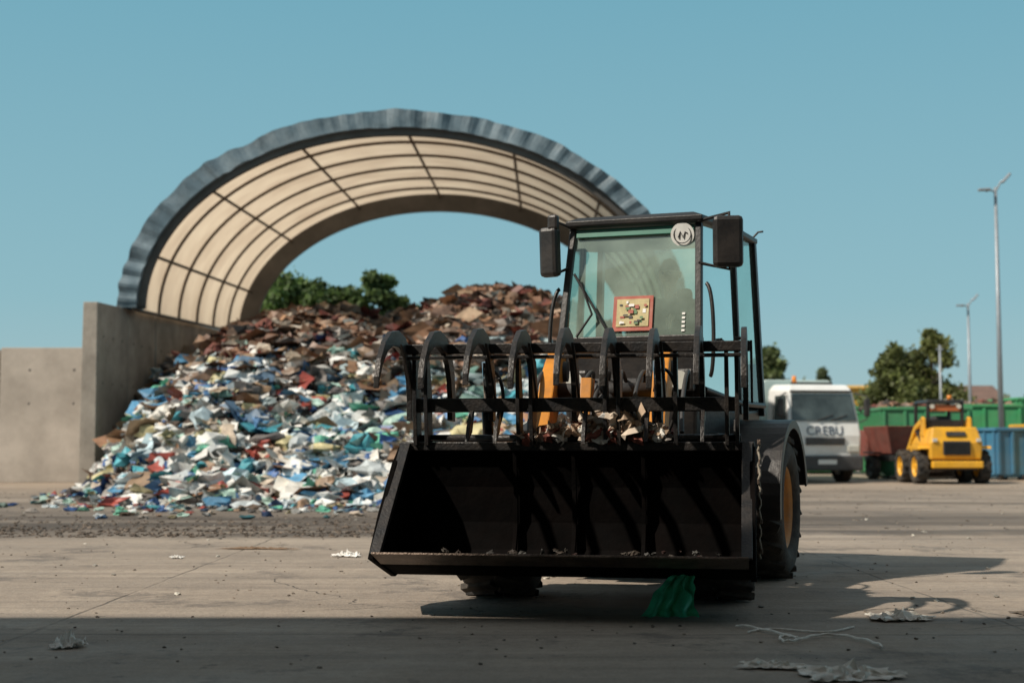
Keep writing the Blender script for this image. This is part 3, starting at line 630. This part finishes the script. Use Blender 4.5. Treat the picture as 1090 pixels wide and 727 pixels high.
for s in (-1,1):
    plate('truck_side_window',[(s*1.012,.22,1.64),(s*1.012,1.15,1.64),(s*.965,1.15,2.34),(s*.955,.36,2.34)],TG,TK)
    box('truck_headlight',(s*.78,-.02,.90),(.34,.06,.2),LENS,TK,.03)
    box('truck_mirror',(s*1.22,.05,2.0),(.16,.12,.48),DGREY,TK,.03); tube('truck_mirror_arm',[(s*.97,.3,2.4),(s*1.22,.05,2.3),(s*1.22,.05,1.7),(s*1.02,.1,1.6)],.02,DGREY,TK)
    tube('truck_wiper',[(s*.2,.02,1.66),(s*.2+.45,.06,1.80)],.015,DGREY,TK)
    for y in (.95,5.2): wheel('truck_wheel',(s*.86,y,.47),.47,.30,TK,WHITE,lugs=24)
    box('truck_wheel_arch',(s*.98,.95,.85),(.12,1.1,.30),DGREY,TK,.05)
    box('door_gap',(s*1.016,1.2,1.55),(.012,.02,1.2),DGREY,TK,0)
box('truck_bumper',(0,-.03,.52),(2.06,.2,.40),M('bumper_grey',(.06,.062,.066),.6),TK,.05)
box('truck_grille',(0,-.01,1.10),(1.1,.04,.20),M('grille_grey',(.12,.12,.125),.6),TK,.01)
for z in (1.04,1.10,1.16): box('truck_grille_slat',(0,-.035,z),(1.08,.02,.02),DGREY,TK,.003)
box('licence_plate',(0,-.14,.55),(.52,.015,.12),WHITE,TK,.003)
tx=bpy.data.curves.new('truck_lettering','FONT'); tx.body='CREBU'; tx.size=.34; tx.align_x='CENTER'; tx.extrude=.006; to=bpy.data.objects.new('truck_lettering',tx); COL.objects.link(to); to.parent=TK; to.location=(0,-.012,1.27); to.rotation_euler=(math.radians(80),0,0); tx.materials.append(M('lettering_blue',(.06,.08,.12),.5,0,.1,5,0))
box('truck_visor',(0,.24,2.44),(1.75,.10,.05),DGREY,TK,.02)
BEA=M('beacon_orange',(.7,.22,.02),.3,0,.1,5,0)
cyl('beacon',(-.5,.9,2.70),(-.5,.9,2.88),.07,BEA,TK,16,.05); box('beacon_bar',(0,.9,2.68),(1.2,.1,.05),DGREY,TK,.02)
box('truck_chassis',(0,3.9,.75),(.9,5.2,.25),DGREY,TK)
loft('waste_body',[[(-1.1,1.95,1.0),(1.1,1.95,1.0),(1.1,1.95,2.6),(.95,1.95,2.82),(-.95,1.95,2.82),(-1.1,1.95,2.6)],[(-1.1,6.6,1.0),(1.1,6.6,1.0),(1.1,6.6,2.6),(.95,6.6,2.82),(-.95,6.6,2.82),(-1.1,6.6,2.6)]],M('truck_body_pale',(.50,.62,.60),.5,0,.15,1,.05,.3,(.3,.3,.26),1),TK,.03)
for y in (2.5,3.3,4.1,4.9,5.7):
    for s in (-1,1): box('body_rib',(s*1.12,y,1.8),(.05,.08,1.6),WHITE,TK,.01)
loft('rear_hopper',[[(-1.1,6.62,.7),(1.1,6.62,.7),(1.1,6.62,2.95),(-1.1,6.62,2.95)],[(-1.1,8.0,.8),(1.1,8.0,.8),(1.1,7.6,2.5),(-1.1,7.6,2.5)]],M('hopper_green',(.04,.22,.15),.5),TK,.04)
# ------------------------------------------------------------------ small yellow loader on the right
SS=empty('skid_steer_loader',(11.3,37.4,0),math.radians(1))
prism('chassis',[(-1.0,.35),(-1.05,.62),(1.2,.62),(1.25,.35)],-.56,.56,BLACK,SS,.03)
loft('body',[[(-.66,-1.05,.62),(.66,-1.05,.62),(.60,1.0,.62),(-.60,1.0,.62)],[(-.68,-1.10,1.05),(.68,-1.10,1.05),(.60,1.0,1.05),(-.60,1.0,1.05)],[(-.58,-.95,1.46),(.58,-.95,1.46),(.55,-.1,1.40),(-.55,-.1,1.40)]],YEL2,SS,.05)
box('rear_grille',(0,-1.11,.92),(.70,.05,.36),DGREY,SS,.02)
for i in range(5): box('grille_slat',(0,-1.145,.80+.06*i),(.66,.02,.02),BLACK,SS,.003)
box('hood_vent',(0,-1.05,1.28),(.5,.04,.12),DGREY,SS,.01,rot=(-.3,0,0))
box('rear_bumper',(0,-1.12,.50),(1.3,.18,.18),YEL2,SS,.03)
for s in (-1,1):
    for y in (-.55,.75): wheel('skid_wheel',(s*.80,y,.44),.44,.30,SS,YEL2,lugs=14)
    prism('wheel_guard',[(-.98,.90),(-.90,.98),(-.2,.98),(-.1,.90)],s*.80-.14,s*.80+.14,YEL2,SS,.01)
    prism('lift_tower',[(-.45,1.2),(-.40,1.70),(-.25,1.74),(-.1,1.25)],s*.60-.04,s*.60+.04,YEL2,SS,.02)
    prism('loader_arm',[(-.4,1.60),(-.3,1.72),(.4,1.50),(1.10,.90),(1.4,.35),(1.3,.30),(1.0,.78),(.35,1.36)],s*.60-.04,s*.60+.04,YEL2,SS,.02)
    cyl('arm_cylinder',(s*.60,-.3,.95),(s*.60,.3,1.40),.04,BLACK,SS)
    for y,z in ((-.20,1.35),(.85,1.0)): tube('cage_post',[(s*.46,y,z),(s*.44,y-.03,2.10)],.05,BLACK,SS)
    box('tail_light',(s*.56,-1.12,1.12),(.12,.04,.09),LENS,SS,.01); cyl('rear_work_light',(s*.35,-.30,2.0),(s*.35,-.26,2.0),.06,LENS,SS,14)
loft('cage_roof',[[(-.50,-.32,2.10),(.50,-.32,2.10),(.50,.95,2.10),(-.50,.95,2.10)],[(-.44,-.26,2.18),(.44,-.26,2.18),(.44,.88,2.18),(-.44,.88,2.18)]],BLACK,SS,.02)
box('cage_rear_panel',(0,-.20,1.52),(.86,.03,.26),BLACK,SS,.01); box('seat',(0,.2,1.45),(.45,.4,.62),DGREY,SS,.06)
box('cage_rear_crossbar',(0,-.22,1.96),(.90,.05,.16),M('roof_orange',(.40,.12,.04),.5),SS,.01)
cyl('beacon',(.2,0,2.18),(.2,0,2.30),.06,BEA,SS,12)
prism('bucket',[(1.35,.15),(2.0,.10),(2.0,.14),(1.4,.22),(1.42,.65),(1.35,.65)],-.85,.85,WORN,SS,.01)
AT=empty('shredder_trailer',(11.2,41.8,0),.15); DR_=M('dull_red',(.20,.055,.04),.6,0,.3,4,.1,.4,(.15,.12,.1),3)
loft('hopper',[[(-.35,-.6,.75),(.35,-.6,.75),(.35,.7,.75),(-.35,.7,.75)],[(-.60,-.9,1.55),(.60,-.9,1.55),(.60,.9,1.55),(-.60,.9,1.55)]],DR_,AT,.02)
box('frame',(0,.1,.62),(.9,2.2,.16),BLACK,AT,.02); box('engine_box',(0,1.35,1.05),(.9,.8,.8),DR_,AT,.05); tube('drawbar',[(0,-1,.6),(0,-1.9,.45)],.05,BLACK,AT)
for s in (-1,1): wheel('trailer_wheel',(s*.58,.2,.36),.36,.22,AT,DGREY,lugs=14); box('mudguard',(s*.60,.2,.78),(.26,.8,.05),BLACK,AT,.02)
# ------------------------------------------------------------------ containers
def container(name,loc,sx,sy,h,mat,rz=0,fill=None):
    c=empty(name,loc,rz); t=.05
    for s in (-1,1):
        box('side_panel',(s*(sx/2-t/2),0,h/2+.1),(t,sy,h-.1),mat,c,.01); n=int(sy/.6)
        for i in range(n+1): box('side_rib',(s*(sx/2+.035),-sy/2+.06+(sy-.12)*i/n,h/2+.1),(.07,.09,h-.15),mat,c,.01)
    for s in (-1,1):
        box('end_panel',(0,s*(sy/2-t/2),h/2+.1),(sx-2*t-.004,t,h-.1),mat,c,.01); n=max(2,int(sx/.55))
        for i in range(n+1): box('end_rib',(-sx/2+.06+(sx-.12)*i/n,s*(sy/2+.03),h/2+.1),(.09,.06,h-.15),mat,c,.01)
        box('top_rim',(0,s*(sy/2+.005),h+.1),(sx+.14,.12,.10),mat,c,.02); box('top_rim',(s*(sx/2+.005),0,h+.1),(.12,sy-.13,.099),mat,c,.02)
    box('floor',(0,0,.12),(sx-.12,sy-.12,.08),mat,c,.01)
    for sx_ in (-1,1):
        for sy_ in (-1,1): cyl('roller',(sx_*sx*.3,sy_*sy*.42,.10),(sx_*sx*.42,sy_*sy*.42,.10),.10,DGREY,c,14)
    if fill:
        n=140; P=np.stack([rng.uniform(-sx*.42,sx*.42,n),rng.uniform(-sy*.42,sy*.42,n),h-.05+rng.uniform(0,.3,n)],1); V,F,C=pieces(P,rng.uniform(.1,.3,n),hi[rng.integers(0,len(hi),n)],'bag',.6); colmesh('container_load',V,F,C,TRASHM,c)
    return c
G1=M('container_green',(.05,.25,.11),.5,0,.3,1,.05,.5,(.13,.17,.10),1.5); G2=M('container_green_bright',(.05,.30,.12),.5,0,.3,1,.05,.45,(.15,.19,.09),1.5)
BL=M('container_blue',(.05,.19,.32),.5,0,.25,1,.05,.5,(.12,.14,.15),1.5); YC=M('container_yellow',(.66,.36,.03),.5,0,.2,1,.05,.4,(.3,.2,.1),1.5)
container('green_container',(12.75,45.6,0),2.6,5.5,2.0,G1,math.radians(-6),True)
container('green_container',(15.9,50,0),2.4,6,2.2,G2,math.radians(-6),True)
container('green_container',(19.9,50.5,0),5.0,2.4,2.5,G2,math.radians(4))
container('blue_container',(14.25,41.5,0),1.0,1.2,1.35,BL,math.radians(10)); container('blue_container',(13.3,43.0,0),.8,1.1,1.1,BL,math.radians(-5))
container('yellow_container',(15.35,41.0,0),1.1,2.0,1.45,YC,math.radians(5))
container('green_container',(11.1,52,0),1.8,5,2.2,G1,0,True)
# ------------------------------------------------------------------ lamps & poles
def lamp(name,loc,h):
    e=empty(name,loc); cyl('pole',(0,0,0),(0,0,h),.10,GALV,e,16,.05); cyl('pole_base',(0,0,0),(0,0,.5),.15,GALV,e,16)
    for s,l,up in ((-1,.36,-.16),(1,.24,.22)):
        tube('arm',[(0,0,h-.15),(s*l*.6,-.1,h+up*.7),(s*l,-.15,h+up)],.03,GALV,e)
        box('lamp_head',(s*(l+.06),-.17,h+up+.05),(.40,.20,.08),GALV,e,.03,rot=(0,-s*(.85 if s>0 else -.05),0))
    return e
lamp('street_lamp',(15.80,46,0),9.4); lamp('street_lamp',(21.9,68,0),7.8)
e=empty('utility_pole',(20.5,68,0)); cyl('pole',(0,0,0),(0,0,5.8),.08,GALV,e,12,.05); box('crossarm',(0,0,5.6),(.3,.08,.08),GALV,e)
# ------------------------------------------------------------------ distant buildings
def shed(name,loc,sx,sy,h,roof,mat,rmat):
    e=empty(name,loc); box('walls',(0,0,h/2),(sx,sy,h),mat,e,.02)
    prism('roof',[(-sy/2-.3,h+.01),(sy/2+.3,h+.01),(0,h+roof)],-sx/2-.3,sx/2+.3,rmat,e,.02)
    n=int(sx/2.5)
    for i in range(n): box('window',(-sx/2+1.2+i*2.5,-sy/2-.02,h*.6),(1.1,.06,1.0),DGLASS,e,.01)
    box('door',(sx/2-1.5,-sy/2-.03,1.1),(1.1,.08,2.2),DGREY,e,.01)
RR=M('roof_tile',(.16,.10,.08),.8,0,.3,2,.2)
shed('yellow_warehouse',(29.0,118,0),7,8,5.6,.4,YC,YC); shed('white_house',(32.6,104,0),4.5,7,4.0,1.4,M('render_white',(.62,.61,.57),.8),RR)
# ------------------------------------------------------------------ trees
LEAF=attr_mat('leaves',.6,.35); BARK=M('bark',(.09,.065,.045),.9,0,.3,6,.5)
def leaves(centers,rad,n,base,size):
    k=rng.integers(0,len(centers),n); c=np.array(centers)[k]; r=np.array(rad)[k]
    d=rng.normal(size=(n,3)); p=c+d*(r*.55)[:,None]*np.array([1,1,.85])
    cl=rng.uniform(.55,1.35,len(centers))[k]
    col=np.array(base)[None]*(cl*rng.uniform(.65,1.35,n))[:,None]
    q=np.array([(-.5,-.35,0),(.5,-.35,0.1),(.55,.35,0),(-.45,.4,.12)]); V=np.repeat(q[None],n,0)*(size*rng.uniform(.6,1.3,n))[:,None,None]
    V=np.einsum('nij,nkj->nki',rotmats(n),V)+p[:,None,:]
    return V.reshape(-1,3),np.arange(n*4).reshape(n,4),np.repeat(col[:,None],4,1).reshape(-1,3)
def tree(name,loc,h,wd,base=(.09,.12,.04),n=13000,low_=.15,size=.18,conic=.8):
    e=empty(name,loc); cyl('trunk',(0,0,0),(0,0,h*.7),h*.022,BARK,e,12,h*.008)
    C=[];R=[]
    for i in range(60):
        u=random.random()**.9; z=h*(low_+(.95-low_)*u); prof=(1-u)**.6*min(1,.5+u*2.5) if conic>.5 else math.sin(math.pi*min(1,.22+u*.72))**.7; a=random.uniform(0,6.28); rr_=wd*.5*prof*random.uniform(.1,1.1)
        c=(rr_*math.cos(a),rr_*math.sin(a),z); C.append(c); R.append(wd*random.uniform(.07,.15)*(1.15-.5*u))
        if i<24: cyl('limb',(0,0,min(h*.66,max(h*.12,z*.7))),c,h*.007,BARK,e,6,h*.002)
    V,F,Cc=leaves(C,R,n,base,size); colmesh('crown',V,F,Cc,LEAF,e); return e
tree('birch_tree',(21.3,72,0),7.0,4.2,(.20,.22,.07)); tree('deciduous_tree',(18.9,70,0),6.0,3.6,(.16,.19,.06)); tree('deciduous_tree',(20.2,75,0),5.8,4.2,(.15,.18,.06),conic=0)
tree('deciduous_tree',(-8.4,55,0),7.7,5.0,(.11,.18,.05),conic=0); tree('deciduous_tree',(-9.9,57,0),7.2,4.2,(.10,.16,.05),conic=0); tree('deciduous_tree',(-5.3,57,0),8.1,3.2,(.12,.18,.06),conic=0); tree('deciduous_tree',(-7.0,56,0),7.3,4.4,(.10,.16,.045),conic=0)
tree('deciduous_tree',(13.0,72,0),6.4,3.0,(.13,.17,.06)); tree('deciduous_tree',(24.5,112,0),7.3,3.2,(.11,.14,.06))
C_=[];R_=[]
for i in range(260):
    x=random.uniform(-150,150); C_.append((x,165+random.uniform(-8,8),random.uniform(.5,4.6)+1.8*noise.noise(Vector((x*.06,0,0))))); R_.append(random.uniform(1.6,3.2))
V,F,Cc=leaves(C_,R_,42000,(.13,.16,.11),.8); colmesh('distant_trees',V,F,Cc,LEAF)
C_=[];R_=[]
for i in range(110):
    x=random.uniform(14,60); C_.append((x,92+random.uniform(-3,3),random.uniform(.3,3.2)+1.2*noise.noise(Vector((x*.2,0,0))))); R_.append(random.uniform(.7,1.3))
V,F,Cc=leaves(C_,R_,24000,(.15,.18,.07),.35); colmesh('hedge',V,F,Cc,LEAF)
# ------------------------------------------------------------------ unseen canopy added over the camera to cast the foreground shade
CN=empty('shade_canopy')
CM=M('shade_canopy_sheet',(.50,.46,.41),.7)  # warm tone chosen so the added canopy bounces warmer light into the shade
box('shade_canopy_roof',(0,-4.85,6.2),(64,19.9,.35),CM,CN,.02)
for x in (-30,-15,15,30):
    for y in (4.3,-13.9): box('shade_canopy_column',(x,y,3.01),(.3,.3,6.0),GALV,CN,.02)
box('shade_canopy_back_wall',(0,-14.65,3.0),(64,.2,6.0),CM,CN,.02)
print('done')
